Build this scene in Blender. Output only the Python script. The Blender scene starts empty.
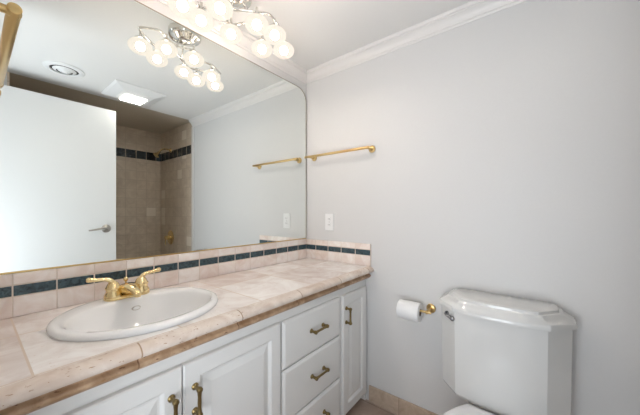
import bpy, bmesh, math, random
from mathutils import Vector, Matrix, Euler

S = bpy.context.scene
COL = S.collection
R = math.radians
random.seed(4)

# ------------------------------------------------------------------ camera, world, lights, exposure
CAM = Vector((-1.551, -1.342, 1.190))
cd = bpy.data.cameras.new('camera')
cam = bpy.data.objects.new('camera', cd)
COL.objects.link(cam)
cam.location = CAM
cam.rotation_euler = (R(90), 0, R(38.025 - 90))
cd.sensor_fit = 'HORIZONTAL'
cd.sensor_width = 36.0
cd.lens = 36.0 * 274.1 / 640.0
cd.shift_y = 4.2 / 640.0
cd.clip_start = 0.01
S.camera = cam

W = bpy.data.worlds.new('world')
S.world = W
W.use_nodes = True
W.node_tree.nodes['Background'].inputs[0].default_value = (0.9, 0.95, 1.0, 1)
W.node_tree.nodes['Background'].inputs[1].default_value = 0.3

S.view_settings.view_transform = 'Standard'
S.view_settings.look = 'None'
S.view_settings.gamma = 1.0
S.view_settings.use_curve_mapping = False
S.view_settings.exposure = 0.0


def area(name, loc, target, sx, sy, power, colour):
    l = bpy.data.lights.new(name, 'AREA')
    l.shape = 'RECTANGLE'
    l.size = sx
    l.size_y = sy
    l.energy = power
    l.color = colour
    o = bpy.data.objects.new(name, l)
    COL.objects.link(o)
    o.location = loc
    o.rotation_euler = (Vector(target) - Vector(loc)).to_track_quat('-Z', 'Y').to_euler()
    return o


# area light added in the hall, filling the room through its open doorway
area('hall_fill', (-2.15, -1.12, 0.95), (-0.95, -1.1, 2.2), 0.8, 1.4, 25.0, (0.87, 0.935, 1.0))
BULB = 610.0          # radiance of the vanity lamps at their brightest spot
RIM = 1.08            # and of the glowing rim of their glass

# ------------------------------------------------------------------ room measures
ZC = 2.214           # ceiling
WX = -1.557          # west wall (doorway)
AY = -1.708          # mouth of the bath alcove
AB = -2.555          # its long back wall
AW = -1.37           # its west end
DY0, DY1 = -1.562, -0.72   # doorway
DH = 2.087
T = 0.10
ZT = 0.847           # counter top

# ------------------------------------------------------------------ materials
def new_mat(name):
    m = bpy.data.materials.new(name)
    m.use_nodes = True
    return m, m.node_tree, m.node_tree.nodes['Principled BSDF']


def srgb(r, g, b):
    def f(c):
        c /= 255.0
        return c / 12.92 if c <= 0.04045 else ((c + 0.055) / 1.055) ** 2.4
    return (f(r), f(g), f(b), 1.0)


def plain(name, col, rough=0.5, metal=0.0, spec=0.5, noise=0.0, bump=0.0, bscale=60.0, coat=0.0):
    m, nt, b = new_mat(name)
    b.inputs['Base Color'].default_value = col
    b.inputs['Roughness'].default_value = rough
    b.inputs['Metallic'].default_value = metal
    b.inputs['Specular IOR Level'].default_value = spec
    b.inputs['Coat Weight'].default_value = coat
    g = nt.nodes.new('ShaderNodeNewGeometry')
    n = nt.nodes.new('ShaderNodeTexNoise')
    n.inputs['Scale'].default_value = bscale
    n.inputs['Detail'].default_value = 3.0
    nt.links.new(g.outputs['Position'], n.inputs['Vector'])
    if noise:
        mx = nt.nodes.new('ShaderNodeMix')
        mx.data_type = 'RGBA'
        mx.inputs[6].default_value = tuple(c * (1 - noise) for c in col[:3]) + (1,)
        mx.inputs[7].default_value = tuple(min(1, c * (1 + noise)) for c in col[:3]) + (1,)
        nt.links.new(n.outputs['Fac'], mx.inputs[0])
        nt.links.new(mx.outputs[2], b.inputs['Base Color'])
    if bump:
        bp = nt.nodes.new('ShaderNodeBump')
        bp.inputs['Strength'].default_value = bump
        bp.inputs['Distance'].default_value = 0.002
        nt.links.new(n.outputs['Fac'], bp.inputs['Height'])
        nt.links.new(bp.outputs['Normal'], b.inputs['Normal'])
    return m


def math_node(nt, op, a, b=None, c=None):
    n = nt.nodes.new('ShaderNodeMath')
    n.operation = op
    for i, v in enumerate((a, b, c)):
        if v is None:
            continue
        if isinstance(v, (int, float)):
            n.inputs[i].default_value = v
        else:
            nt.links.new(v, n.inputs[i])
    return n.outputs[0]


def stone(name, c0, c1, grout, axes, rough=0.35, gw=0.0025, vein=6.0, pits=0.0, pit_col=(0.25, 0.17, 0.11, 1), accent=None, tilevar=0.25):
    """tile of noisy stone; axes: list of (axis index, pitch, offset)"""
    m, nt, b = new_mat(name)
    g = nt.nodes.new('ShaderNodeNewGeometry')
    sep = nt.nodes.new('ShaderNodeSeparateXYZ')
    nt.links.new(g.outputs['Position'], sep.inputs[0])
    n1 = nt.nodes.new('ShaderNodeTexNoise')
    n1.inputs['Scale'].default_value = vein
    n1.inputs['Detail'].default_value = 6.0
    n1.inputs['Roughness'].default_value = 0.6
    n1.inputs['Distortion'].default_value = 1.2
    nt.links.new(g.outputs['Position'], n1.inputs['Vector'])
    fac = n1.outputs['Fac']
    mask = None
    cell = None
    for k, (ax, pitch, off) in enumerate(axes):
        t = math_node(nt, 'DIVIDE', math_node(nt, 'SUBTRACT', sep.outputs[ax], off), pitch)
        fr = math_node(nt, 'FRACT', t)
        fl = math_node(nt, 'FLOOR', t)
        d = math_node(nt, 'ABSOLUTE', math_node(nt, 'SUBTRACT', fr, 0.5))
        e = math_node(nt, 'GREATER_THAN', d, 0.5 - gw / pitch)
        mask = e if mask is None else math_node(nt, 'MAXIMUM', mask, e)
        s = math_node(nt, 'MULTIPLY', fl, (12.9898, 78.233, 37.719)[k])
        cell = s if cell is None else math_node(nt, 'ADD', cell, s)
    rnd = None
    if cell is not None:
        wn = nt.nodes.new('ShaderNodeTexWhiteNoise')
        wn.noise_dimensions = '1D'
        nt.links.new(cell, wn.inputs['W'])
        rnd = wn.outputs['Value']
        fac = math_node(nt, 'ADD', fac, math_node(nt, 'MULTIPLY', math_node(nt, 'SUBTRACT', rnd, 0.5), tilevar * 2))
    ramp = nt.nodes.new('ShaderNodeValToRGB')
    ramp.color_ramp.elements[0].position = 0.3
    ramp.color_ramp.elements[0].color = c0
    ramp.color_ramp.elements[1].position = 0.7
    ramp.color_ramp.elements[1].color = c1
    nt.links.new(fac, ramp.inputs[0])
    col = ramp.outputs[0]

    def mix(f, a, bb):
        mx = nt.nodes.new('ShaderNodeMix')
        mx.data_type = 'RGBA'
        nt.links.new(f, mx.inputs[0])
        nt.links.new(a, mx.inputs[6])
        if isinstance(bb, tuple):
            mx.inputs[7].default_value = bb
        else:
            nt.links.new(bb, mx.inputs[7])
        return mx.outputs[2]
    if accent and rnd is not None:
        col = mix(math_node(nt, 'GREATER_THAN', rnd, accent[0]), col, accent[1])
    height = None
    if pits:
        n2 = nt.nodes.new('ShaderNodeTexNoise')
        n2.inputs['Scale'].default_value = 190.0
        n2.inputs['Detail'].default_value = 3.0
        mp = nt.nodes.new('ShaderNodeMapping')
        mp.inputs['Scale'].default_value = (0.35, 1, 1)
        nt.links.new(g.outputs['Position'], mp.inputs[0])
        nt.links.new(mp.outputs[0], n2.inputs['Vector'])
        pm = math_node(nt, 'GREATER_THAN', n2.outputs['Fac'], 1.0 - pits)
        n3 = nt.nodes.new('ShaderNodeTexNoise')
        n3.inputs['Scale'].default_value = 5.0
        nt.links.new(g.outputs['Position'], n3.inputs['Vector'])
        pm = math_node(nt, 'MULTIPLY', pm, math_node(nt, 'GREATER_THAN', n3.outputs['Fac'], 0.5))
        col = mix(pm, col, pit_col)
        height = math_node(nt, 'MULTIPLY', pm, -1.0)
    if mask is not None:
        col = mix(mask, col, grout)
        h2 = math_node(nt, 'MULTIPLY', mask, -0.6)
        height = h2 if height is None else math_node(nt, 'ADD', height, h2)
    nt.links.new(col, b.inputs['Base Color'])
    b.inputs['Roughness'].default_value = rough
    if height is not None:
        bp = nt.nodes.new('ShaderNodeBump')
        bp.inputs['Strength'].default_value = 0.4
        bp.inputs['Distance'].default_value = 0.002
        nt.links.new(height, bp.inputs['Height'])
        nt.links.new(bp.outputs['Normal'], b.inputs['Normal'])
    return m


M = {}
M['wall'] = plain('wall_paint', (0.68, 0.675, 0.67, 1), 0.5, noise=0.015, bump=0.15, bscale=90)
M['ceiling'] = plain('ceiling_paint', (0.80, 0.79, 0.775, 1), 0.7, noise=0.01, bump=0.1, bscale=70)
M['trim'] = plain('trim_paint', (0.77, 0.75, 0.735, 1), 0.35)
M['cabinet'] = plain('cabinet_paint', (0.80, 0.80, 0.79, 1), 0.32, noise=0.01, bscale=8)
M['dark'] = plain('shadow_gap', (0.05, 0.045, 0.04, 1), 0.8)
M['door'] = plain('door_paint', (0.80, 0.81, 0.81, 1), 0.35)
M['porcelain'] = plain('porcelain', (0.90, 0.905, 0.91, 1), 0.08, coat=0.4)
M['toilet'] = plain('toilet_china', (0.70, 0.70, 0.69, 1), 0.10, coat=0.3)
M['seat'] = plain('seat_plastic', (0.85, 0.85, 0.87, 1), 0.22)
M['brass'] = plain('polished_brass', (0.84, 0.66, 0.36, 1), 0.16, 1.0, noise=0.03, bscale=20)
M['satin_brass'] = plain('satin_brass', (0.64, 0.45, 0.20, 1), 0.28, 1.0)
M['antique'] = plain('antique_brass', (0.26, 0.19, 0.085, 1), 0.36, 1.0, noise=0.15, bscale=90)
M['chrome'] = plain('chrome', (0.80, 0.775, 0.73, 1), 0.10, 1.0)
M['nickel'] = plain('brushed_nickel', (0.50, 0.47, 0.43, 1), 0.28, 1.0)
M['lever'] = plain('dark_chrome', (0.33, 0.33, 0.34, 1), 0.15, 1.0)
M['paper'] = plain('toilet_tissue', (0.86, 0.86, 0.86, 1), 0.95, bump=0.3, bscale=300)
M['card'] = plain('cardboard', (0.16, 0.11, 0.07, 1), 0.9)
M['plastic'] = plain('white_plastic', (0.84, 0.84, 0.84, 1), 0.3)
M['vent'] = plain('white_metal', (0.83, 0.83, 0.83, 1), 0.4)
M['caulk'] = plain('grout', srgb(222, 208, 196), 0.8)
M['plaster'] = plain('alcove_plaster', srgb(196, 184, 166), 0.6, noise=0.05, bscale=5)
PINK0, PINK1 = srgb(210, 195, 188), srgb(240, 235, 231)
GR = srgb(216, 198, 182)
M['counter'] = stone('counter_travertine', PINK0, srgb(248, 245, 243), GR, [(0, 0.305, -1.469), (1, 0.305, -0.213)], 0.28, 0.0022, 7.0, 0.30, srgb(205, 178, 155), tilevar=0.12)
M['nose'] = stone('edge_travertine', srgb(208, 190, 176), srgb(238, 229, 220), srgb(168, 138, 112), [(0, 0.305, -1.28)], 0.4, 0.0018, 10.0, 0.34, srgb(172, 136, 108), tilevar=0.10)
M['shaded_edge'] = stone('shaded_edge_travertine', srgb(150, 116, 84), srgb(204, 174, 144), srgb(130, 98, 70), [(0, 0.305, -1.28)], 0.4, 0.0018, 16.0, 0.34, srgb(120, 84, 58), tilevar=0.10)  # shade under the counter edge painted in as browner stone
M['splash'] = stone('splash_travertine', srgb(230, 214, 205), srgb(250, 244, 240), srgb(238, 228, 220), [(0, 0.1047, -1.465), (1, 0.1095, -0.099)], 0.35, 0.0016, 12.0, 0, tilevar=0.14)
M['border'] = stone('border_slate', srgb(26, 38, 46), srgb(74, 98, 106), srgb(225, 212, 200), [], 0.22, 0.002, 75.0, 0)
M['shower'] = stone('alcove_tile', srgb(192, 175, 156), srgb(216, 201, 182), srgb(182, 168, 150), [(0, 0.1125, -0.054), (1, 0.1125, AB + 0.03), (2, 0.1125, 0.007)], 0.35, 0.0018, 9.0, 0, accent=(0.955, srgb(228, 216, 200)), tilevar=0.07)
M['shower_band'] = stone('alcove_band', srgb(22, 28, 32), srgb(52, 62, 68), srgb(165, 150, 132), [(0, 0.1125, -0.054), (1, 0.1125, AB + 0.03)], 0.25, 0.004, 30.0, 0)
M['floor'] = stone('floor_tile', srgb(168, 146, 132), srgb(190, 170, 156), srgb(150, 132, 120), [(0, 0.305, -0.02), (1, 0.305, -0.72)], 0.35, 0.003, 7.0, 0, tilevar=0.12)
M['base'] = stone('base_tile', srgb(176, 154, 134), srgb(204, 186, 168), srgb(160, 140, 122), [(1, 0.305, -0.72)], 0.4, 0.002, 14.0, 0, tilevar=0.12)

# mirror
m, nt, b = new_mat('mirror_silver')
b.inputs['Base Color'].default_value = (0.91, 0.945, 0.93, 1)
b.inputs['Metallic'].default_value = 1.0
b.inputs['Roughness'].default_value = 0.0
M['mirror'] = m


def emit(name, col, strength):
    m = bpy.data.materials.new(name)
    m.use_nodes = True
    nt = m.node_tree
    nt.nodes.clear()
    o = nt.nodes.new('ShaderNodeOutputMaterial')
    e = nt.nodes.new('ShaderNodeEmission')
    e.inputs[0].default_value = col
    e.inputs[1].default_value = strength
    nt.links.new(e.outputs[0], o.inputs[0])
    return m


M['diffuser'] = emit('lit_diffuser', (1.0, 0.93, 0.84, 1), 16.0)
# frosted glass of the lamp shades: softly glowing, the bulb shows through
m = emit('frosted_glass', (1.0, 0.885, 0.765, 1), RIM)
nt = m.node_tree
em = [n for n in nt.nodes if n.type == 'EMISSION'][0]
ou_ = [n for n in nt.nodes if n.type == 'OUTPUT_MATERIAL'][0]
tr = nt.nodes.new('ShaderNodeBsdfTransparent')
mx = nt.nodes.new('ShaderNodeMixShader')
mx.inputs[0].default_value = 0.74
nt.links.new(tr.outputs[0], mx.inputs[1])
nt.links.new(em.outputs[0], mx.inputs[2])
nt.links.new(mx.outputs[0], ou_.inputs[0])
M['glass'] = m
# bulb glow graded by height, shaped so that most light leaves downwards
m = emit('lit_bulb', (1.0, 0.865, 0.75, 1), 1.0)
nt = m.node_tree
em = [n for n in nt.nodes if n.type == 'EMISSION'][0]
tc = nt.nodes.new('ShaderNodeTexCoord')
sp = nt.nodes.new('ShaderNodeSeparateXYZ')
nt.links.new(tc.outputs['Object'], sp.inputs[0])
mr_ = nt.nodes.new('ShaderNodeMapRange')
mr_.interpolation_type = 'SMOOTHSTEP'
for k_, v_ in ((1, -0.0205), (2, 0.009), (3, BULB), (4, BULB * 0.12)):
    mr_.inputs[k_].default_value = v_
nt.links.new(sp.outputs[2], mr_.inputs[0])
nt.links.new(mr_.outputs[0], em.inputs[1])
M['bulb'] = m

# ------------------------------------------------------------------ object helpers
def thing(name, label, cat, loc, group=None):
    o = bpy.data.objects.new(name, None)
    o.empty_display_size = 0.05
    COL.objects.link(o)
    o.location = loc
    o['label'] = label
    o['category'] = cat
    if group:
        o['group'] = group
    return o


def world_loc(o):
    v = Vector((0, 0, 0))
    while o is not None:
        v += o.location
        o = o.parent
    return v


def obj(name, bm, mat, parent=None, smooth=None, origin=None, label=None):
    """bm is in world coordinates; linked as one mesh object whose origin is `origin` or its parent's"""
    wl = Vector(origin) if origin is not None else (world_loc(parent) if parent else Vector((0, 0, 0)))
    bmesh.ops.recalc_face_normals(bm, faces=bm.faces[:])
    bmesh.ops.translate(bm, verts=bm.verts[:], vec=-wl)
    me = bpy.data.meshes.new(name)
    bm.to_mesh(me)
    bm.free()
    me.materials.append(mat if not isinstance(mat, str) else M[mat])
    o = bpy.data.objects.new(name, me)
    COL.objects.link(o)
    if parent:
        o.parent = parent
        o.location = wl - world_loc(parent)
    else:
        o.location = wl
    if smooth is not None:
        me.shade_smooth()
        if smooth < 180:
            me.set_sharp_from_angle(angle=R(smooth))
    if label:
        o['label'] = label
    return o


def struct(name, bm, mat, smooth=None):
    o = obj(name, bm, mat, None, smooth)
    o['kind'] = 'structure'
    return o


def B():
    return bmesh.new()


def box(bm, x0, x1, y0, y1, z0, z1, bev=0.0, seg=2):
    x0, x1 = sorted((x0, x1)); y0, y1 = sorted((y0, y1)); z0, z1 = sorted((z0, z1))
    r = bmesh.ops.create_cube(bm, size=1.0)
    vs = r['verts']
    for v in vs:
        v.co = Vector(((x0 + x1) / 2 + v.co.x * (x1 - x0), (y0 + y1) / 2 + v.co.y * (y1 - y0), (z0 + z1) / 2 + v.co.z * (z1 - z0)))
    if bev:
        es = list({e for v in vs for e in v.link_edges})
        bmesh.ops.bevel(bm, geom=es, offset=bev, segments=seg, affect='EDGES', profile=0.5)
    return bm


def basis(axis):
    w = Vector(axis).normalized()
    t = Vector((0, 0, 1)) if abs(w.z) < 0.9 else Vector((1, 0, 0))
    u = w.cross(t).normalized()
    return u, w.cross(u).normalized(), w


def lathe(bm, prof, centre, axis=(0, 0, 1), n=32, sx=1.0, sy=1.0, closed=False):
    """prof: (radius, height along axis)"""
    u, v, w = basis(axis)
    c = Vector(centre)
    rings = []
    for r, h in prof:
        if r < 1e-6:
            rings.append([bm.verts.new(c + w * h)])
        else:
            rings.append([bm.verts.new(c + w * h + u * (r * sx * math.cos(2 * math.pi * k / n)) + v * (r * sy * math.sin(2 * math.pi * k / n))) for k in range(n)])
    pairs = list(zip(rings[:-1], rings[1:]))
    if closed:
        pairs.append((rings[-1], rings[0]))
    for a, b2 in pairs:
        for k in range(n):
            k2 = (k + 1) % n
            if len(a) == 1 and len(b2) == 1:
                continue
            if len(a) == 1:
                bm.faces.new((a[0], b2[k], b2[k2]))
            elif len(b2) == 1:
                bm.faces.new((a[k], a[k2], b2[0]))
            else:
                bm.faces.new((a[k], a[k2], b2[k2], b2[k]))
    if not closed:
        for rg in (rings[0], rings[-1]):
            if len(rg) > 2:
                bm.faces.new(rg)
    return bm


def cyl(bm, p0, p1, r, n=20, bev=0.0):
    p0, p1 = Vector(p0), Vector(p1)
    L = (p1 - p0).length
    if bev:
        prof = [(0, 0), (r - bev, 0), (r - bev * .3, bev * .3), (r, bev), (r, L - bev), (r - bev * .3, L - bev * .3), (r - bev, L), (0, L)]
    else:
        prof = [(0, 0), (r, 0), (r, L), (0, L)]
    return lathe(bm, prof, p0, p1 - p0, n)


def ball(bm, c, r, n=20, sz=1.0, axis=(0, 0, 1)):
    k = n // 2
    prof = [(r * math.sin(math.pi * i / k), -r * sz * math.cos(math.pi * i / k)) for i in range(k + 1)]
    prof[0] = (0, -r * sz); prof[-1] = (0, r * sz)
    return lathe(bm, prof, c, axis, n)


def catmull(pts, n=8):
    pts = [Vector(p) for p in pts]
    out = []
    for i in range(len(pts) - 1):
        p0 = pts[max(0, i - 1)]; p1 = pts[i]; p2 = pts[i + 1]; p3 = pts[min(len(pts) - 1, i + 2)]
        for k in range(n):
            t = k / n
            out.append(0.5 * ((2 * p1) + (p2 - p0) * t + (2 * p0 - 5 * p1 + 4 * p2 - p3) * t * t + (3 * p1 - p0 - 3 * p2 + p3) * t ** 3))
    out.append(pts[-1])
    return out


def tube(bm, pts, rad, n=12, flat=1.0):
    pts = [Vector(p) for p in pts]
    if not isinstance(rad, (list, tuple)):
        rad = [rad] * len(pts)
    rings = []
    pu = None
    for i, p in enumerate(pts):
        d = (pts[min(i + 1, len(pts) - 1)] - pts[max(i - 1, 0)]).normalized()
        if pu is None:
            u, v, _ = basis(d)
        else:
            u = (pu - d * pu.dot(d)).normalized()
            v = d.cross(u).normalized()
        pu = u
        rings.append([bm.verts.new(p + u * (rad[i] * math.cos(2 * math.pi * k / n)) + v * (flat * rad[i] * math.sin(2 * math.pi * k / n))) for k in range(n)])
    for a, b2 in zip(rings[:-1], rings[1:]):
        for k in range(n):
            bm.faces.new((a[k], a[(k + 1) % n], b2[(k + 1) % n], b2[k]))
    bm.faces.new(rings[0]); bm.faces.new(rings[-1])
    return bm


def lerp_list(vals, n):
    out = []
    for i in range(n):
        t = i / (n - 1) * (len(vals) - 1)
        k = min(int(t), len(vals) - 2)
        out.append(vals[k] + (vals[k + 1] - vals[k]) * (t - k))
    return out


def loft(bm, loops, cap0=True, cap1=True):
    rs = [[bm.verts.new(Vector(p)) for p in lp] for lp in loops]
    n = len(rs[0])
    for a, b2 in zip(rs[:-1], rs[1:]):
        for k in range(n):
            bm.faces.new((a[k], a[(k + 1) % n], b2[(k + 1) % n], b2[k]))
    if cap0:
        bm.faces.new(rs[0])
    if cap1:
        bm.faces.new(rs[-1])
    return bm


def sweep_profile(bm, prof, path_fn, n_path):
    """prof: closed list of (a, b); path_fn(i, a, b) -> point"""
    return loft(bm, [[path_fn(i, a, b2) for a, b2 in prof] for i in range(n_path)])


def copy_thing(o):
    c = o.copy(); COL.objects.link(c)
    for ch in o.children:
        d = ch.copy(); COL.objects.link(d); d.parent = c
        for g in ch.children:
            e = g.copy(); COL.objects.link(e); e.parent = d
    return c


# ------------------------------------------------------------------ the room shell
struct('floor', box(B(), WX - T, T, AB - T, T, -T, 0), 'floor')
struct('ceiling', box(B(), WX - T, T, AY, T, ZC, ZC + T), 'ceiling')
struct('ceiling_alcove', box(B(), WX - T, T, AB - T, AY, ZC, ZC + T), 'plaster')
struct('wall_north', box(B(), WX - T, T, 0, T, 0, ZC), 'wall')
struct('wall_east', box(B(), 0, T, AY, 0, 0, ZC), 'wall')
bm = B()
box(bm, WX - T, WX, DY1, 0, 0, ZC)
box(bm, WX - T, WX, AY, DY0, 0, ZC)
box(bm, WX - T, WX, DY0, DY1, DH, ZC)
struct('wall_west', bm, 'wall')
struct('wall_nib', box(B(), WX - T, AW - 0.012, AB, AY, 0, ZC), 'wall')
BZ0, BZ1 = 1.850, 1.950


def tiled(name, x0, x1, y0, y1, band):
    bm = B()
    box(bm, x0, x1, y0, y1, 0, BZ0)
    box(bm, x0, x1, y0, y1, BZ1, ZC)
    o = struct(name, bm, 'shower')
    struct(band, box(B(), x0, x1, y0, y1, BZ0, BZ1), 'shower_band')
    return o


tiled('wall_alcove_east', 0, T, AB, AY, 'trim_2')
tiled('wall_alcove_south', AW - 0.012, T, AB - T, AB, 'trim_3')
tiled('wall_alcove_west', AW - 0.012, AW, AB, AY, 'trim_4')
struct('trim_5', box(B(), -0.008, 0, AY - 0.012, AY + 0.026, 0, 2.145, 0.003), 'trim')

# crown moulding with a mitred inner corner: along the mirror wall and the toilet wall
CR = [(0.0, 2.143), (0.004, 2.143), (0.007, 2.149), (0.007, 2.153), (0.011, 2.156), (0.014, 2.166), (0.021, 2.177), (0.032, 2.186), (0.038, 2.190), (0.038, 2.196), (0.044, 2.199), (0.047, 2.206), (0.047, ZC), (0.0, ZC)]
bm = loft(B(), [[(WX, -a, z) for a, z in CR], [(-a, -a, z) for a, z in CR], [(-a, AY + 0.002, z) for a, z in CR]])
struct('trim_1', bm, 'trim', smooth=25)
# tile skirting on the toilet wall
bm = box(B(), -0.012, 0, -1.700, -0.525, 0, 0.102, 0.003)
struct('baseboard_east', bm, 'base')
# casing of the doorway on the room side (its north jamb and head)
bm = B()
box(bm, WX, WX + 0.016, DY1, DY1 + 0.06, 0, DH + 0.06, 0.003)
box(bm, WX, WX + 0.016, DY0 - 0.06, DY0, 0, DH + 0.06, 0.003)
box(bm, WX, WX + 0.016, DY0, DY1, DH, DH + 0.06, 0.003)
struct('trim_6', bm, 'trim')
# the hall behind the doorway
HX = -2.75
struct('floor_hall', box(B(), HX, WX - T, -2.3, 0.2, -T, 0), 'floor')
struct('ceiling_hall', box(B(), HX, WX - T, -2.3, 0.2, 2.4, 2.5), 'ceiling')
bm = B()
box(bm, HX - T, HX, -2.3, 0.2, 0, 2.4)
box(bm, HX, WX - T, 0.2, 0.3, 0, 2.4)
box(bm, HX, WX - T, -2.4, -2.3, 0, 2.4)
box(bm, WX - T - 0.02, WX - T, -2.3, 0.2, ZC, 2.4)
struct('wall_hall', bm, 'wall')

# ------------------------------------------------------------------ door, open at a right angle into the room
d = obj('door_1', box(B(), WX + 0.012, -0.758, DY0 - 0.036, DY0, 0.012, 2.070, 0.002), 'door', None)
d['kind'] = 'structure'
for sg, yy in ((1, DY0), (-1, DY0 - 0.036)):
    hx, hz = -0.830, 1.046
    bm = B()
    lathe(bm, [(0, 0), (0.033, 0), (0.034, 0.004), (0.029, 0.010), (0.014, 0.014), (0.012, 0.05), (0, 0.052)], (hx, yy, hz), (0, sg, 0), 28)
    pts = catmull([(hx, yy + sg * 0.045, hz), (hx - 0.03, yy + sg * 0.052, hz + 0.004), (hx - 0.075, yy + sg * 0.05, hz - 0.003), (hx - 0.125, yy + sg * 0.046, hz - 0.010)], 6)
    tube(bm, pts, lerp_list([0.011, 0.0095, 0.008, 0.006], len(pts)), 12)
    obj('door_handle', bm, 'nickel', d, smooth=40)
for hz in (0.25, 1.05, 1.85):
    bm = cyl(B(), (WX + 0.008, DY0 + 0.004, hz - 0.04), (WX + 0.008, DY0 + 0.004, hz + 0.04), 0.006, 12)
    obj('hinge', bm, 'nickel', d, smooth=40)

# ------------------------------------------------------------------ vanity cabinet
YF = -0.516          # face of doors and drawers
vc = thing('vanity_cabinet', 'white painted vanity cabinet with raised panel doors and three drawers under the tiled counter', 'cabinet', (-0.78, -0.25, 0))
bm = B()
for q in ((WX + 0.002, -0.002, YF + 0.018, -0.480, 0.058, 0.7705), (WX + 0.002, -0.002, -0.020, -0.002, 0.10, 0.7705),
          (WX + 0.002, WX + 0.020, -0.480, -0.020, 0.10, 0.7705), (-0.020, -0.002, -0.480, -0.020, 0.10, 0.7705),
          (WX + 0.020, -0.020, -0.480, -0.020, 0.10, 0.118), (-0.760, -0.742, -0.480, -0.020, 0.118, 0.7705)):
    box(bm, *q)
obj('body', bm, 'cabinet', vc)
obj('plinth', box(B(), WX + 0.002, -0.012, -0.43, -0.02, 0.0, 0.10), 'cabinet', vc)
obj('side_foot', box(B(), -0.012, -0.002, -0.500, -0.43, 0.0, 0.10), 'cabinet', vc)


def nested(bm, x0, x1, z0, z1, loops):
    """loops: (inset, y)"""
    ls = []
    for ins, y in loops:
        ls.append([(x0 + ins, y, z0 + ins), (x1 - ins, y, z0 + ins), (x1 - ins, y, z1 - ins), (x0 + ins, y, z1 - ins)])
    return loft(bm, ls)


def pull(parent, c, axis, half):
    """brass bar pull: two round feet, a waisted bar with rounded ends"""
    c = Vector(c); a = Vector(axis)
    bm = B()
    for s in (-1, 1):
        p = c + a * (s * half)
        lathe(bm, [(0, 0), (0.0105, 0), (0.0105, 0.003), (0.0065, 0.007), (0.006, 0.018), (0.0075, 0.022), (0.0092, 0.028), (0.008, 0.034), (0.004, 0.0362), (0, 0.0368)], p, (0, -1, 0), 18)
    q = c + Vector((0, -0.028, 0))
    pts = [q + a * (half * t) for t in (-1, -.75, -.4, 0, .4, .75, 1)]
    tube(bm, pts, [0.0085, 0.0065, 0.0052, 0.0058, 0.0052, 0.0065, 0.0085], 12)
    return obj('handle', bm, 'antique', parent, smooth=40, label='antique brass bar pull')


def cab_door(x0, x1, z0, z1, hx, hz0, hz1):
    bm = nested(B(), x0, x1, z0, z1, [(0, YF + 0.018), (0, YF + 0.004), (0.004, YF), (0.050, YF), (0.053, YF + 0.002), (0.060, YF + 0.009), (0.066, YF + 0.009), (0.088, YF + 0.002), (0.090, YF + 0.0015)])
    dr = obj('door', bm, 'cabinet', vc)
    pull(dr, (hx, YF, (hz0 + hz1) / 2), (0, 0, 1), (hz1 - hz0) / 2)


def cab_drawer(x0, x1, z0, z1, hx, hz):
    bm = nested(B(), x0, x1, z0, z1, [(0, YF + 0.018), (0, YF + 0.008), (0.004, YF + 0.005), (0.012, YF + 0.0005), (0.014, YF)])
    dr = obj('drawer', bm, 'cabinet', vc)
    pull(dr, (hx, YF, hz), (1, 0, 0), 0.045)


cab_door(-0.287, -0.020, 0.060, 0.725, -0.258, 0.574, 0.652)
cab_door(-1.156, -0.757, 0.060, 0.729, -1.122, 0.575, 0.651)
cab_door(-1.553, -1.160, 0.060, 0.729, -1.192, 0.575, 0.651)
cab_drawer(-0.743, -0.312, 0.523, 0.727, -0.517, 0.630)
cab_drawer(-0.743, -0.312, 0.293, 0.517, -0.512, 0.414)
cab_drawer(-0.743, -0.312, 0.062, 0.287, -0.508, 0.194)

# ------------------------------------------------------------------ counter with an oval cut for the basin
SC = Vector((-1.174, -0.272, 0))
SA, SB = 0.242, 0.222
ct = thing('countertop', 'beige pink travertine tiled vanity counter with a moulded front edge on the white cabinet', 'countertop', (-0.78, -0.27, 0.747))
N = 64
YB = -0.522
X0, X1 = WX + 0.001, -0.001


def rect_pt(k, n=N):
    """point k of the counter's rectangle, at the same bearing as point k of the oval"""
    t = 2 * math.pi * k / n
    dx, dy = math.cos(t) * SA, math.sin(t) * SB
    s = 1e9
    if dx > 1e-9: s = min(s, (X1 - SC.x) / dx)
    if dx < -1e-9: s = min(s, (X0 - SC.x) / dx)
    if dy > 1e-9: s = min(s, (-0.001 - SC.y) / dy)
    if dy < -1e-9: s = min(s, (YB - SC.y) / dy)
    return (SC.x + dx * s, SC.y + dy * s)


ks = list(range(N))
ang = sorted([2 * math.pi * k / N for k in ks] + [math.atan2((yy - SC.y) / SB, (xx - SC.x) / SA) % (2 * math.pi) for xx in (X0, X1) for yy in (YB, -0.001)])


def rect_at(t):
    return rect_pt(t / (2 * math.pi), 1)


hole = [(SC.x + SA * 0.93 * math.cos(t), SC.y + SB * 0.93 * math.sin(t)) for t in ang]
rect = [rect_at(t) for t in ang]
bm = loft(B(), [[(x, y, 0.79) for x, y in hole], [(x, y, ZT) for x, y in hole], [(x, y, ZT) for x, y in rect], [(x, y, 0.79) for x, y in rect], [(x, y, 0.79) for x, y in hole]], False, False)
bmesh.ops.remove_doubles(bm, verts=bm.verts[:], dist=1e-6)
obj('top', bm, 'counter', ct)
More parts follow.
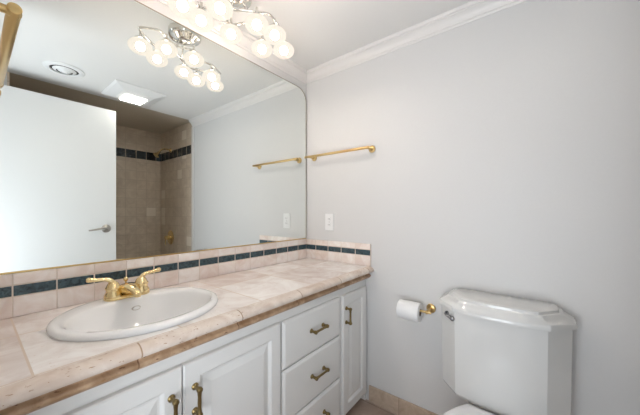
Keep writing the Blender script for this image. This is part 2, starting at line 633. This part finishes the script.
# moulded front edge: bullnose, groove and a lower cove strip
NP = [(-0.522, ZT), (-0.532, ZT - 0.001), (-0.542, ZT - 0.004), (-0.550, ZT - 0.009), (-0.5555, ZT - 0.016), (-0.557, ZT - 0.022), (-0.554, ZT - 0.029), (-0.546, ZT - 0.033), (-0.536, ZT - 0.036), (-0.531, ZT - 0.039), (-0.490, ZT - 0.039), (-0.490, ZT - 0.02)]
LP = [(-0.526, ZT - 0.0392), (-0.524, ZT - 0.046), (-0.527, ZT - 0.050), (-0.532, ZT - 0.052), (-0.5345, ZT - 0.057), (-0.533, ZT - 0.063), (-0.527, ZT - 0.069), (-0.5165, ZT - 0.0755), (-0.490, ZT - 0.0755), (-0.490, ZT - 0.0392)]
bm = loft(B(), [[(x, y, z) for y, z in NP] for x in (X0, X1)])
obj('front_edge', bm, 'nose', ct, smooth=50)
obj('edge_underside', loft(B(), [[(x, y, z) for y, z in LP] for x in (X0, X1)]), 'shaded_edge', ct, smooth=50, label='travertine moulding strip under the pale front edge, underside shade painted in brown')

# ------------------------------------------------------------------ backsplash: two runs, pale tiles above and below a dark border
def splash(label, run, holder_loc):
    t = thing('backsplash', label, 'backsplash', holder_loc)
    g = 0.0018
    th = 0.012
    zl = (ZT + 0.001, 0.9115, 0.9155, 0.9495, 0.9535, 0.988)

    def bx(bm, u0, u1, d0, d1, z0, z1, bev=0.0):
        if run == 'north':
            return box(bm, u0, u1, -d1, -d0, z0, z1, bev, 1)
        return box(bm, -d1, -d0, u0, u1, z0, z1, bev, 1)
    a0, a1 = (X0, -0.0135) if run == 'north' else (-0.537, -0.0015)
    obj('grout_bed', bx(B(), a0, a1, 0.0005, th - 0.001, zl[0], zl[5] - 0.002), 'caulk', t)
    if run == 'north':
        js = [X0 + 0.0005] + [-1.465 + 0.1047 * k for k in range(14)] + [-0.0135]
    else:
        js = [-0.537] + [-0.099 - 0.1095 * k for k in range(4)][::-1] + [-0.0015]
        js = [j for i, j in enumerate(js) if i == 0 or j - js[i - 1] > 0.004]
    low, hi, mid = B(), B(), B()
    for u0, u1 in zip(js[:-1], js[1:]):
        if u1 - u0 < 0.006:
            continue
        bx(low, u0 + g / 2, u1 - g / 2, 0.001, th + 0.0005, zl[0], zl[1], 0.0012)
        bx(hi, u0 + g / 2, u1 - g / 2, 0.001, th + 0.0005, zl[4], zl[5], 0.002)
        bx(mid, u0 + g, u1 - g, 0.001, th, zl[2], zl[3], 0.0012)
    obj('tile_course', low, 'splash', t)
    obj('tile_cap', hi, 'splash', t)
    obj('border_tiles', mid, 'border', t, label='dark slate blue border tiles')
    return t


splash('low tiled backsplash with a dark blue border running under the mirror', 'north', (-0.78, -0.006, ZT))
splash('short tiled backsplash return with a dark blue border on the outlet wall', 'east', (-0.006, -0.27, ZT))

# ------------------------------------------------------------------ mirror with a rounded top right corner
mr = thing('wall_mirror', 'large frameless looking wall mirror with a rounded upper corner above the backsplash', 'mirror', (-0.78, -0.003, 0.997))
MX0, MX1, MZ0, MZ1, MR = WX + 0.004, -0.010, 0.992, 2.089, 0.09


def mirror_outline(ins):
    pts = [(MX0 + ins, MZ0 + ins), (MX1 - ins, MZ0 + ins)]
    r = MR - ins
    for k in range(13):
        a = R(90) * k / 12
        pts.append((MX1 - MR + r * math.cos(a), MZ1 - MR + r * math.sin(a)))
    for k in range(13):
        a = R(90) + R(90) * k / 12
        pts.append((MX0 + MR + r * math.cos(a), MZ1 - MR + r * math.sin(a)))
    return pts


o0, o1 = mirror_outline(0.0), mirror_outline(0.002)
obj('glass', loft(B(), [[(x, -0.001, z) for x, z in o1], [(x, -0.006, z) for x, z in o1]]), 'mirror', mr)
bm = loft(B(), [[(x, -0.001, z) for x, z in o0], [(x, -0.007, z) for x, z in o0], [(x, -0.007, z) for x, z in o1], [(x, -0.001, z) for x, z in o1]], False, False)
obj('edge_trim', bm, 'antique', mr, label='thin dark brass edge strip')
obj('bottom_channel', box(B(), MX0, MX1, -0.0080, -0.001, 0.9890, 0.9950, 0.0008), 'satin_brass', mr, label='gold channel along the lower edge')

# ------------------------------------------------------------------ oval basin
ZR = ZT + 0.0005
sk = thing('sink', 'white oval drop-in basin set in the tiled counter below the mirror', 'sink', (SC.x, SC.y, ZT))


def oval(cx, cy, a, b2, z, n=72):
    return [(cx + a * math.cos(2 * math.pi * k / n), cy + b2 * math.sin(2 * math.pi * k / n), z) for k in range(n)]


cx, cy = SC.x, SC.y
IB = cy - 0.030          # the bowl sits forward of the rim's middle, leaving a tap ledge
loops = [oval(cx, cy, SA * 0.90, SB * 0.90, ZT - 0.01), oval(cx, cy, SA * 0.925, SB * 0.925, ZR), oval(cx, cy, SA, SB, ZR), oval(cx, cy, SA + 0.003, SB + 0.003, ZR + 0.006), oval(cx, cy, SA, SB, ZR + 0.013), oval(cx, cy, SA - 0.009, SB - 0.009, ZR + 0.0175), oval(cx, cy, SA - 0.020, SB - 0.020, ZR + 0.018)]
loops += [oval(cx, IB + 0.004, 0.2165, 0.167, ZR + 0.0172), oval(cx, IB + 0.002, 0.213, 0.1625, ZR + 0.0145), oval(cx, IB, 0.209, 0.158, ZR + 0.008), oval(cx, IB, 0.204, 0.153, ZR - 0.006), oval(cx, IB, 0.194, 0.144, ZR - 0.03), oval(cx, IB, 0.177, 0.130, ZR - 0.065), oval(cx, IB, 0.148, 0.106, ZR - 0.098), oval(cx, IB, 0.110, 0.078, ZR - 0.122), oval(cx, IB, 0.060, 0.045, ZR - 0.135), oval(cx, IB, 0.022, 0.022, ZR - 0.139)]
loops += [oval(cx, IB, 0.022, 0.022, ZR - 0.150), oval(cx, IB, 0.066, 0.052, ZR - 0.146), oval(cx, IB, 0.156, 0.114, ZR - 0.108), oval(cx, IB, 0.182, 0.136, ZR - 0.07), oval(cx, IB, 0.210, 0.160, ZR - 0.03), oval(cx, cy, SA * 0.90, SB * 0.90, ZT - 0.01)]
bm = loft(B(), loops, False, False)
bmesh.ops.remove_doubles(bm, verts=bm.verts[:], dist=1e-6)
obj('basin', bm, 'porcelain', sk, smooth=60)
bm = lathe(B(), [(0, 0.002), (0.014, 0.003), (0.021, 0.0), (0.022, -0.012), (0, -0.012)], (cx, IB, ZR - 0.1385), (0, 0, 1), 24)
obj('drain', bm, 'brass', sk, smooth=40, label='brass drain')
# overflow in the bowl's back: a ring, and a dark disc painting its shade
nrm = Vector((0, -0.95, 0.32)).normalized()
bm = lathe(B(), [(0.016, -0.004), (0.016, 0.0015), (0.0125, 0.002), (0.011, 0.0), (0.011, -0.004)], Vector((cx + 0.012, IB + 0.1475, ZR - 0.022)), nrm, 24, 1.0, 0.5, closed=True)
orr = obj('overflow_ring', bm, 'nickel', sk, smooth=60, label='small overflow ring')
bm = lathe(B(), [(0, -0.002), (0.0115, -0.002), (0.0115, -0.004), (0, -0.004)], Vector((cx + 0.012, IB + 0.1475, ZR - 0.022)) + nrm * 0.0025, nrm, 24, 1.0, 0.5)
obj('overflow_shade', bm, 'dark', orr)

# ------------------------------------------------------------------ two handle centre-set tap
FZ = ZR + 0.0182
FX, FY = -1.177, -0.112
fa = thing('faucet', 'polished brass two handle faucet on the rear ledge of the oval basin', 'faucet', (FX, FY, FZ))
bm = loft(B(), [[(FX + (0.046 * (1 if math.cos(t) > 0 else -1) if abs(math.cos(t)) > .05 else 0) * 1.0 + r * math.cos(t), FY + r * math.sin(t), FZ + z) for t in [2 * math.pi * (k + .5) / 48 for k in range(48)]] for r, z in ((0.0275, 0), (0.029, 0.003), (0.0285, 0.008), (0.025, 0.012), (0.02, 0.0135))])
obj('base_plate', bm, 'brass', fa, smooth=50)
for s in (-1, 1):
    hx = FX + s * 0.046
    bm = lathe(B(), [(0, 0.011), (0.028, 0.011), (0.028, 0.017), (0.0245, 0.023), (0.0215, 0.031), (0.0215, 0.035), (0.0245, 0.038), (0.0245, 0.044), (0.0205, 0.049), (0.0175, 0.057), (0.012, 0.064), (0, 0.067)], (hx, FY, FZ), (0, 0, 1), 32)
    h = obj('handle', bm, 'brass', fa, smooth=45)
    pts = catmull([(hx, FY, FZ + 0.058), (hx + s * 0.010, FY + 0.002, FZ + 0.072), (hx + s * 0.026, FY + 0.004, FZ + 0.077), (hx + s * 0.050, FY + 0.008, FZ + 0.079), (hx + s * 0.068, FY + 0.010, FZ + 0.082)], 6)
    bm = tube(B(), pts, lerp_list([0.011, 0.0085, 0.0065, 0.0065, 0.009], len(pts)), 14)
    ball(bm, pts[-1], 0.0092, 14)
    obj('lever', bm, 'brass', h, smooth=45)
# low wedge spout reaching over the bowl
bm = B()
secs = [(0.006, 0.010, 0.030, 0.034), (-0.006, 0.010, 0.050, 0.034), (-0.020, 0.010, 0.054, 0.032), (-0.045, 0.016, 0.052, 0.026), (-0.075, 0.024, 0.047, 0.019), (-0.100, 0.026, 0.041, 0.0145), (-0.116, 0.024, 0.035, 0.0125), (-0.122, 0.024, 0.030, 0.010)]
lo = []
for dy, zb, zt, hw in secs:
    zc, hh = (zb + zt) / 2, (zt - zb) / 2
    lo.append([(FX + hw * math.copysign(abs(math.cos(t)) ** .8, math.cos(t)), FY + 0.012 + dy, FZ + zc + hh * math.copysign(abs(math.sin(t)) ** .8, math.sin(t))) for t in [2 * math.pi * k / 24 for k in range(24)]])
loft(bm, lo)
cyl(bm, (FX, FY - 0.104, FZ + 0.032), (FX, FY - 0.104, FZ + 0.018), 0.0095, 18)
obj('spout', bm, 'brass', fa, smooth=50)
bm = cyl(B(), (FX, FY + 0.020, FZ + 0.008), (FX, FY + 0.020, FZ + 0.056), 0.0028, 12)
lathe(bm, [(0, 0), (0.005, 0.001), (0.0085, 0.007), (0.008, 0.012), (0.004, 0.017), (0, 0.018)], (FX, FY + 0.020, FZ + 0.054), (0, 0, 1), 18)
obj('lift_rod', bm, 'brass', fa, smooth=45)

# ------------------------------------------------------------------ towel bars
TBZ = 1.580


def towel_bar(label, wall_x, inward, y0, y1, over, off=0.064):
    """bar along y between posts at y0 > y1, on a wall whose room side is `inward` in x"""
    t = thing('towel_bar', label, 'towel bar', (wall_x, (y0 + y1) / 2, TBZ))
    ax = wall_x + inward * off
    for y in (y0, y1):
        bm = lathe(B(), [(0, 0), (0.021, 0), (0.0225, 0.003), (0.0225, 0.007), (0.020, 0.010), (0.012, 0.012), (0, 0.012)], (wall_x + inward * 0.0005, y, TBZ), (inward, 0, 0), 28)
        f = obj('flange', bm, 'satin_brass', t, smooth=40)
        bm = lathe(B(), [(0, 0.010), (0.011, 0.010), (0.008, 0.020), (0.008, 0.048), (0.0095, 0.054), (0.0095, 0.066), (0.006, 0.070), (0, 0.071)], (wall_x, y, TBZ), (inward, 0, 0), 24)
        obj('post', bm, 'satin_brass', f, smooth=40)
    bm = cyl(B(), (ax, y0 + over[0], TBZ), (ax, y1 - over[1], TBZ), over[2], 20, 0.0015)
    obj('bar', bm, 'satin_brass', t, smooth=40)
    return t


towel_bar('brass towel bar on the plain white wall beside the mirror corner above the outlet', 0.0, -1, -0.080, -0.545, (0.038, 0.012, 0.0085))
towel_bar('brass towel bar at the upper left edge on the doorway wall', WX, 1, -0.060, -0.540, (0.022, 0.018, 0.0105), 0.0595)

# ------------------------------------------------------------------ outlet
oy, oz = -0.215, 1.118
ou = thing('wall_outlet', 'white wall outlet plate between the towel bar and the short backsplash', 'outlet', (0, oy, oz))
obj('cover_plate', box(B(), -0.006, -0.0003, oy - 0.036, oy + 0.036, oz - 0.058, oz + 0.058, 0.003), 'plastic', ou)
for s in (-1, 1):
    bm = box(B(), -0.009, -0.005, oy - 0.016, oy + 0.016, oz + s * 0.020 - 0.013, oz + s * 0.020 + 0.013, 0.003)
    rc = obj('receptacle', bm, 'plastic', ou)
    bm = B()
    for q in (-1, 1):
        box(bm, -0.0094, -0.0085, oy + q * 0.006 - 0.001, oy + q * 0.006 + 0.001, oz + s * 0.020 - 0.003, oz + s * 0.020 + 0.006)
    obj('slots', bm, 'dark', rc)
obj('screw', lathe(B(), [(0, 0), (0.003, 0), (0.0025, 0.001), (0, 0.0015)], (-0.006, oy, oz), (-1, 0, 0), 12), 'nickel', ou)

# ------------------------------------------------------------------ paper holder and roll
PZ = 0.665
ph = thing('toilet_paper_holder', 'brass single post paper holder on the wall left of the tank', 'paper holder', (0, -0.900, PZ))
bm = lathe(B(), [(0, 0), (0.023, 0), (0.0245, 0.003), (0.0245, 0.008), (0.021, 0.011), (0.012, 0.013), (0, 0.013)], (-0.0005, -0.900, PZ), (-1, 0, 0), 28)
obj('flange', bm, 'satin_brass', ph, smooth=40)
bm = cyl(B(), (-0.008, -0.900, PZ), (-0.078, -0.900, PZ), 0.0085, 18)
ball(bm, (-0.080, -0.900, PZ), 0.0105, 16)
obj('post', bm, 'satin_brass', ph, smooth=40)
bm = cyl(B(), (-0.080, -0.922, PZ), (-0.080, -0.765, PZ), 0.0065, 18, 0.001)
obj('arm', bm, 'satin_brass', ph, smooth=40)
rl = thing('toilet_paper_roll', 'white toilet paper roll on the brass holder beside the tank', 'toilet paper', (-0.080, -0.80, PZ - 0.011))
rr, ri, y0, y1 = 0.0495, 0.0195, -0.753, -0.867
cz = PZ - 0.0105
bm = lathe(B(), [(ri, 0), (rr - 0.002, 0), (rr, 0.002), (rr, 0.112), (rr - 0.002, 0.114), (ri, 0.114)], (-0.080, y0, cz), (0, -1, 0), 48, closed=True)
obj('paper', bm, 'paper', rl, smooth=40)
bm = lathe(B(), [(ri, 0.001), (ri, 0.113), (ri - 0.0012, 0.113), (ri - 0.0012, 0.001)], (-0.080, y0, cz), (0, -1, 0), 32, closed=True)
obj('core', bm, 'card', rl, smooth=40, label='brown cardboard core')

# ------------------------------------------------------------------ toilet
TC = -1.219          # middle of the tank along the wall
to = thing('toilet', 'white two piece toilet with a bow fronted tank against the wall', 'toilet', (-0.40, TC, 0))


def tank_plan(k, ins=0.0, dx=0.0):
    """footprint of the tank, counter-clockwise from the wall; k scales the width"""
    hw = 0.243 * k - ins
    f = lambda u: -(0.213 - 0.026 * (abs(u) / 0.165) ** 2) + ins - dx
    c = 0.165 * k - ins * 0.6
    pts = [(-0.018 - ins * 0.2, -hw), (-0.095 - dx * .5, -hw), (-0.110 - dx, -hw + 0.003)]
    n = 12
    for i in range(n + 1):
        u = -c + 2 * c * i / n
        pts.append((f(u), u))
    pts += [(-0.110 - dx, hw - 0.003), (-0.095 - dx * .5, hw), (-0.018 - ins * 0.2, hw)]
    return pts


def lp(pts, z):
    return [(x, TC + y, z) for x, y in pts]


bm = loft(B(), [lp(tank_plan(0.93, 0.02), 0.348), lp(tank_plan(0.965, 0.005), 0.354), lp(tank_plan(0.975), 0.366), lp(tank_plan(0.99), 0.60), lp(tank_plan(1.0), 0.731)])
obj('tank', bm, 'toilet', to, smooth=16)
LZ = 0.7325
bm = loft(B(), [lp(tank_plan(1.0, -0.004), LZ), lp(tank_plan(1.0, -0.012), LZ + 0.003), lp(tank_plan(1.0, -0.013), LZ + 0.017), lp(tank_plan(0.995, -0.010), LZ + 0.025), lp(tank_plan(0.97, -0.003), LZ + 0.032), lp(tank_plan(0.93, 0.004), LZ + 0.044), lp(tank_plan(0.915, 0.009), LZ + 0.052), lp(tank_plan(0.88, 0.012), LZ + 0.054), lp(tank_plan(0.875, 0.014), LZ + 0.064), lp(tank_plan(0.865, 0.022), LZ + 0.068), lp(tank_plan(0.85, 0.034), LZ + 0.069)])
obj('tank_lid', bm, 'toilet', to, smooth=28)
# flush lever on the left of the tank's front
lx, ly, lz = -0.150, TC + 0.202, 0.707
fn = Vector((-0.80, 0.60, 0)).normalized()
bm = lathe(B(), [(0, -0.012), (0.011, -0.012), (0.012, 0.004), (0.010, 0.010), (0, 0.012)], (lx, ly, lz), fn, 20)
e = Vector((lx, ly, lz)) + fn * 0.012
pts = catmull([e, e + Vector((-0.010, -0.006, 0.0)), e + Vector((-0.020, -0.020, -0.003)), e + Vector((-0.027, -0.036, -0.007))], 5)
tube(bm, pts, lerp_list([0.008, 0.008, 0.0095, 0.0115], len(pts)), 12, 0.7)
ball(bm, pts[-1], 0.0115, 14)
obj('flush_lever', bm, 'lever', to, smooth=45, label='chrome flush lever')


def egg(cx, a_front, a_back, b2, z, n=48, pw=1.0):
    out = []
    for k in range(n):
        t = 2 * math.pi * k / n
        c, s = math.cos(t), math.sin(t)
        out.append((cx - (a_front if c > 0 else a_back) * c, TC + b2 * s, z))
    return out


bm = loft(B(), [egg(-0.40, 0.15, 0.17, 0.105, 0.0), egg(-0.40, 0.15, 0.17, 0.105, 0.03), egg(-0.40, 0.12, 0.16, 0.088, 0.08), egg(-0.41, 0.14, 0.18, 0.095, 0.18), egg(-0.43, 0.20, 0.20, 0.13, 0.27), egg(-0.44, 0.24, 0.22, 0.172, 0.31), egg(-0.44, 0.25, 0.23, 0.182, 0.340), egg(-0.44, 0.25, 0.23, 0.182, 0.350), egg(-0.44, 0.20, 0.17, 0.135, 0.352), egg(-0.44, 0.17, 0.14, 0.115, 0.30), egg(-0.42, 0.09, 0.08, 0.07, 0.25), egg(-0.40, 0.04, 0.04, 0.04, 0.22)])
box(bm, -0.30, -0.03, TC - 0.115, TC + 0.115, 0.24, 0.345, 0.02, 3)
obj('bowl', bm, 'toilet', to, smooth=50)
bm = loft(B(), [egg(-0.455, 0.245, 0.165, 0.185, 0.3535), egg(-0.455, 0.250, 0.170, 0.190, 0.359), egg(-0.455, 0.247, 0.167, 0.187, 0.364), egg(-0.455, 0.19, 0.115, 0.130, 0.364), egg(-0.455, 0.18, 0.11, 0.122, 0.359), egg(-0.455, 0.19, 0.115, 0.130, 0.3535), egg(-0.455, 0.245, 0.165, 0.185, 0.3535)], False, False)
bmesh.ops.remove_doubles(bm, verts=bm.verts[:], dist=1e-6)
obj('seat', bm, 'seat', to, smooth=50)


def lid_plan(ins, z):
    out = []
    n = 24
    for k in range(n + 1):
        t = math.pi * (k / n) - math.pi / 2
        out.append((-0.455 - (0.252 - ins) * math.cos(t), TC + (0.184 - ins) * math.sin(t), z))
    out += [(-0.37, TC + 0.164 - ins, z), (-0.310, TC + 0.138 - ins, z), (-0.255 - ins, TC + 0.105 - ins, z), (-0.255 - ins, TC - 0.105 + ins, z), (-0.310, TC - 0.138 + ins, z), (-0.37, TC - 0.164 + ins, z)]
    return out


bm = loft(B(), [lid_plan(0.004, 0.3655), lid_plan(0, 0.368), lid_plan(0, 0.376), lid_plan(0.006, 0.381), lid_plan(0.03, 0.384)])
obj('seat_lid', bm, 'seat', to, smooth=40)
for s in (-1, 1):
    bm = box(B(), -0.268, -0.238, TC + s * 0.075 - 0.02, TC + s * 0.075 + 0.02, 0.3515, 0.368, 0.005)
    obj('seat_hinge', bm, 'seat', to)

# ------------------------------------------------------------------ ceiling lamp over the counter: eight frosted shades on two wavy chrome tubes
cl = thing('ceiling_light', 'chrome flush ceiling light with eight round frosted glass shades above the counter', 'ceiling light', (-0.79, -0.245, ZC))
CX, CY = -0.795, -0.238
bm = lathe(B(), [(0, 0), (0.082, 0), (0.085, -0.004), (0.085, -0.030), (0.080, -0.036), (0.062, -0.040), (0.050, -0.052), (0.020, -0.060), (0, -0.061)], (CX, CY, ZC - 0.0005), (0, 0, 1), 40)
obj('canopy', bm, 'chrome', cl, smooth=35)
SHADES = [(-1.023, -0.227, 2.019), (-0.919, -0.180, 2.036), (-0.911, -0.314, 2.034), (-0.770, -0.185, 2.050), (-0.747, -0.350, 2.038), (-0.658, -0.371, 2.028), (-0.628, -0.243, 2.023), (-0.554, -0.326, 2.020)]
TZ = 2.098


def up(i, dx=0, dy=0):
    return (SHADES[i][0] + dx, SHADES[i][1] + dy, TZ)


for pts in ([up(0, -.01, .03), up(0, 0, 0), up(2), (-0.83, -0.285, TZ), up(4), (-0.703, -0.381, TZ), up(5), up(7), up(7, .02, .03)],
            [up(0, -.01, .03), up(1, -.05, .03), up(1), (-0.85, -0.21, TZ), up(3), (-0.724, -0.250, TZ), up(6), (-0.575, -0.27, TZ), up(7, .02, .03)]):
    bm = tube(B(), catmull(pts, 10), 0.0055, 12)
    obj('arm', bm, 'chrome', cl, smooth=60)
for q in ((-0.83, -0.285), (-0.85, -0.21), (-0.775, -0.315)):
    w = Vector((CX, CY)).lerp(Vector(q), 0.55)
    bm = tube(B(), [(w.x, w.y, ZC - 0.038), (q[0], q[1], TZ)], 0.005, 12)
    obj('stem', bm, 'chrome', cl, smooth=60)
RS, KS = 0.0535, 0.66
gp = [(RS * math.sin(math.pi * i / 20), -RS * KS * math.cos(math.pi * i / 20)) for i in range(21)]
gp[0] = (0, -RS * KS); gp[-1] = (0, RS * KS)
shade0 = cup0 = None
for i, p in enumerate(SHADES):
    hcup = TZ - p[2]
    if i == 0:
        shade0 = obj('lamp_shade', lathe(B(), gp, p, (0, 0, 1), 36), 'glass', cl, smooth=180, origin=p, label='frosted round glass shade')
        bulb0 = obj('bulb', ball(B(), p, 0.0205, 20), 'bulb', shade0, smooth=180, origin=p)
        cup0 = obj('shade_cap', lathe(B(), [(0, 0.0360), (0.016, 0.0344), (0.026, 0.0312), (0.029, 0.0325), (0.026, 0.038), (0.014, 0.045), (0.006, 0.050), (0.0055, hcup), (0, hcup)], p, (0, 0, 1), 24), 'chrome', shade0, smooth=40, origin=p)
    else:
        s = shade0.copy(); COL.objects.link(s); s.location = Vector(p) - cl.location
        c = cup0.copy(); COL.objects.link(c); c.parent = s
        c = bulb0.copy(); COL.objects.link(c); c.parent = s

# ------------------------------------------------------------------ ceiling vent and fan light (seen in the mirror)
vx, vy = -1.130, -1.330
cv = thing('ceiling_vent', 'round white ceiling air vent reflected at the left of the mirror', 'vent', (vx, vy, ZC))
bm = lathe(B(), [(0.078, 0), (0.112, 0), (0.112, -0.004), (0.105, -0.008), (0.088, -0.012), (0.080, -0.010)], (vx, vy, ZC - 0.0003), (0, 0, 1), 48, closed=True)
obj('rim', bm, 'vent', cv, smooth=40)
obj('duct', lathe(B(), [(0, -0.001), (0.079, -0.001), (0.079, -0.003), (0, -0.003)], (vx, vy, ZC), (0, 0, 1), 40), 'dark', cv, label='dark opening')
for r0, h in ((0.058, -0.016), (0.032, -0.020)):
    bm = lathe(B(), [(r0 - 0.012, h - 0.004), (r0 + 0.006, h + 0.006), (r0 + 0.007, h + 0.008), (r0 - 0.013, h - 0.002)], (vx, vy, ZC), (0, 0, 1), 40, closed=True)
    obj('louvre_ring', bm, 'vent', cv, smooth=40)
bm = lathe(B(), [(0, -0.026), (0.016, -0.024), (0.020, -0.018), (0.012, -0.003), (0, -0.003)], (vx, vy, ZC), (0, 0, 1), 32)
obj('hub', bm, 'vent', cv, smooth=40)

fx0, fx1, fy0, fy1 = -0.855, -0.478, -1.600, -1.215
ff = thing('exhaust_fan', 'square white exhaust fan with a lit lamp panel on the ceiling', 'fan', ((fx0 + fx1) / 2, (fy0 + fy1) / 2, ZC))


def rect_loop(ins, z):
    return [(fx0 + ins, fy0 + ins, z), (fx1 - ins, fy0 + ins, z), (fx1 - ins, fy1 - ins, z), (fx0 + ins, fy1 - ins, z)]


obj('grille', loft(B(), [rect_loop(0, ZC - 0.0004), rect_loop(0, ZC - 0.006), rect_loop(0.012, ZC - 0.014), rect_loop(0.075, ZC - 0.034), rect_loop(0.085, ZC - 0.034)]), 'vent', ff)
obj('lamp_panel', box(B(), -0.742, -0.580, -1.535, -1.372, ZC - 0.042, ZC - 0.0342, 0.004), 'diffuser', ff, label='lit square diffuser')

# ------------------------------------------------------------------ shower fittings in the bath alcove
sy, sz = -2.255, 1.955
sh = thing('wall_shower', 'brass shower head on a bent arm high on the tiled alcove wall', 'shower', (0, sy, sz))
obj('flange', lathe(B(), [(0, 0), (0.030, 0), (0.028, 0.006), (0.012, 0.012), (0, 0.012)], (-0.0005, sy, sz), (-1, 0, 0), 24), 'brass', sh, smooth=40)
pts = catmull([(-0.005, sy, sz), (-0.06, sy, sz + 0.008), (-0.105, sy, sz - 0.010), (-0.135, sy, sz - 0.045)], 6)
obj('arm', tube(B(), pts, 0.009, 14), 'brass', sh, smooth=60)
ax = Vector((-0.62, 0, -0.78))
obj('head', lathe(B(), [(0, -0.012), (0.012, -0.010), (0.015, 0.010), (0.018, 0.022), (0.034, 0.048), (0.036, 0.060), (0.031, 0.064), (0, 0.065)], (-0.133, sy, sz - 0.043), ax, 28), 'brass', sh, smooth=40)
vz = 0.868
sv = thing('shower_valve', 'round brass shower valve plate low on the tiled alcove wall', 'shower valve', (0, sy, vz))
obj('plate', lathe(B(), [(0, 0), (0.088, 0), (0.090, 0.003), (0.080, 0.010), (0.030, 0.014), (0, 0.014)], (-0.0005, sy, vz), (-1, 0, 0), 40), 'brass', sv, smooth=40)
bm = lathe(B(), [(0, 0.010), (0.026, 0.012), (0.024, 0.04), (0.028, 0.05), (0.026, 0.066), (0.012, 0.072), (0, 0.073)], (0, sy, vz), (-1, 0, 0), 28)
tube(bm, [(-0.058, sy, vz), (-0.062, sy, vz - 0.04), (-0.062, sy, vz - 0.085)], [0.009, 0.007, 0.008], 12)
obj('handle', bm, 'brass', sv, smooth=40)
# bathtub filling the alcove
tu = thing('bathtub', 'white bathtub filling the tiled alcove behind the door', 'bathtub', (AW / 2, (AB + AY) / 2, 0))
tx0, tx1, ty0, ty1 = AW + 0.002, -0.002, AB + 0.002, AY - 0.002


def rr_loop(ins, z, r, n=8):
    x0, x1, y0, y1 = tx0 + ins, tx1 - ins, ty0 + ins, ty1 - ins
    out = []
    for cxx, cyy, a0 in ((x1 - r, y1 - r, 0), (x0 + r, y1 - r, 90), (x0 + r, y0 + r, 180), (x1 - r, y0 + r, 270)):
        for k in range(n + 1):
            a = R(a0 + 90 * k / n)
            out.append((cxx + r * math.cos(a), cyy + r * math.sin(a), z))
    return out


bm = loft(B(), [rr_loop(0.0, 0.001, 0.004), rr_loop(0.0, 0.44, 0.004), rr_loop(0.006, 0.45, 0.006), rr_loop(0.06, 0.45, 0.10), rr_loop(0.075, 0.435, 0.11), rr_loop(0.11, 0.15, 0.12), rr_loop(0.15, 0.09, 0.12)])
obj('tub', bm, 'porcelain', tu, smooth=45)
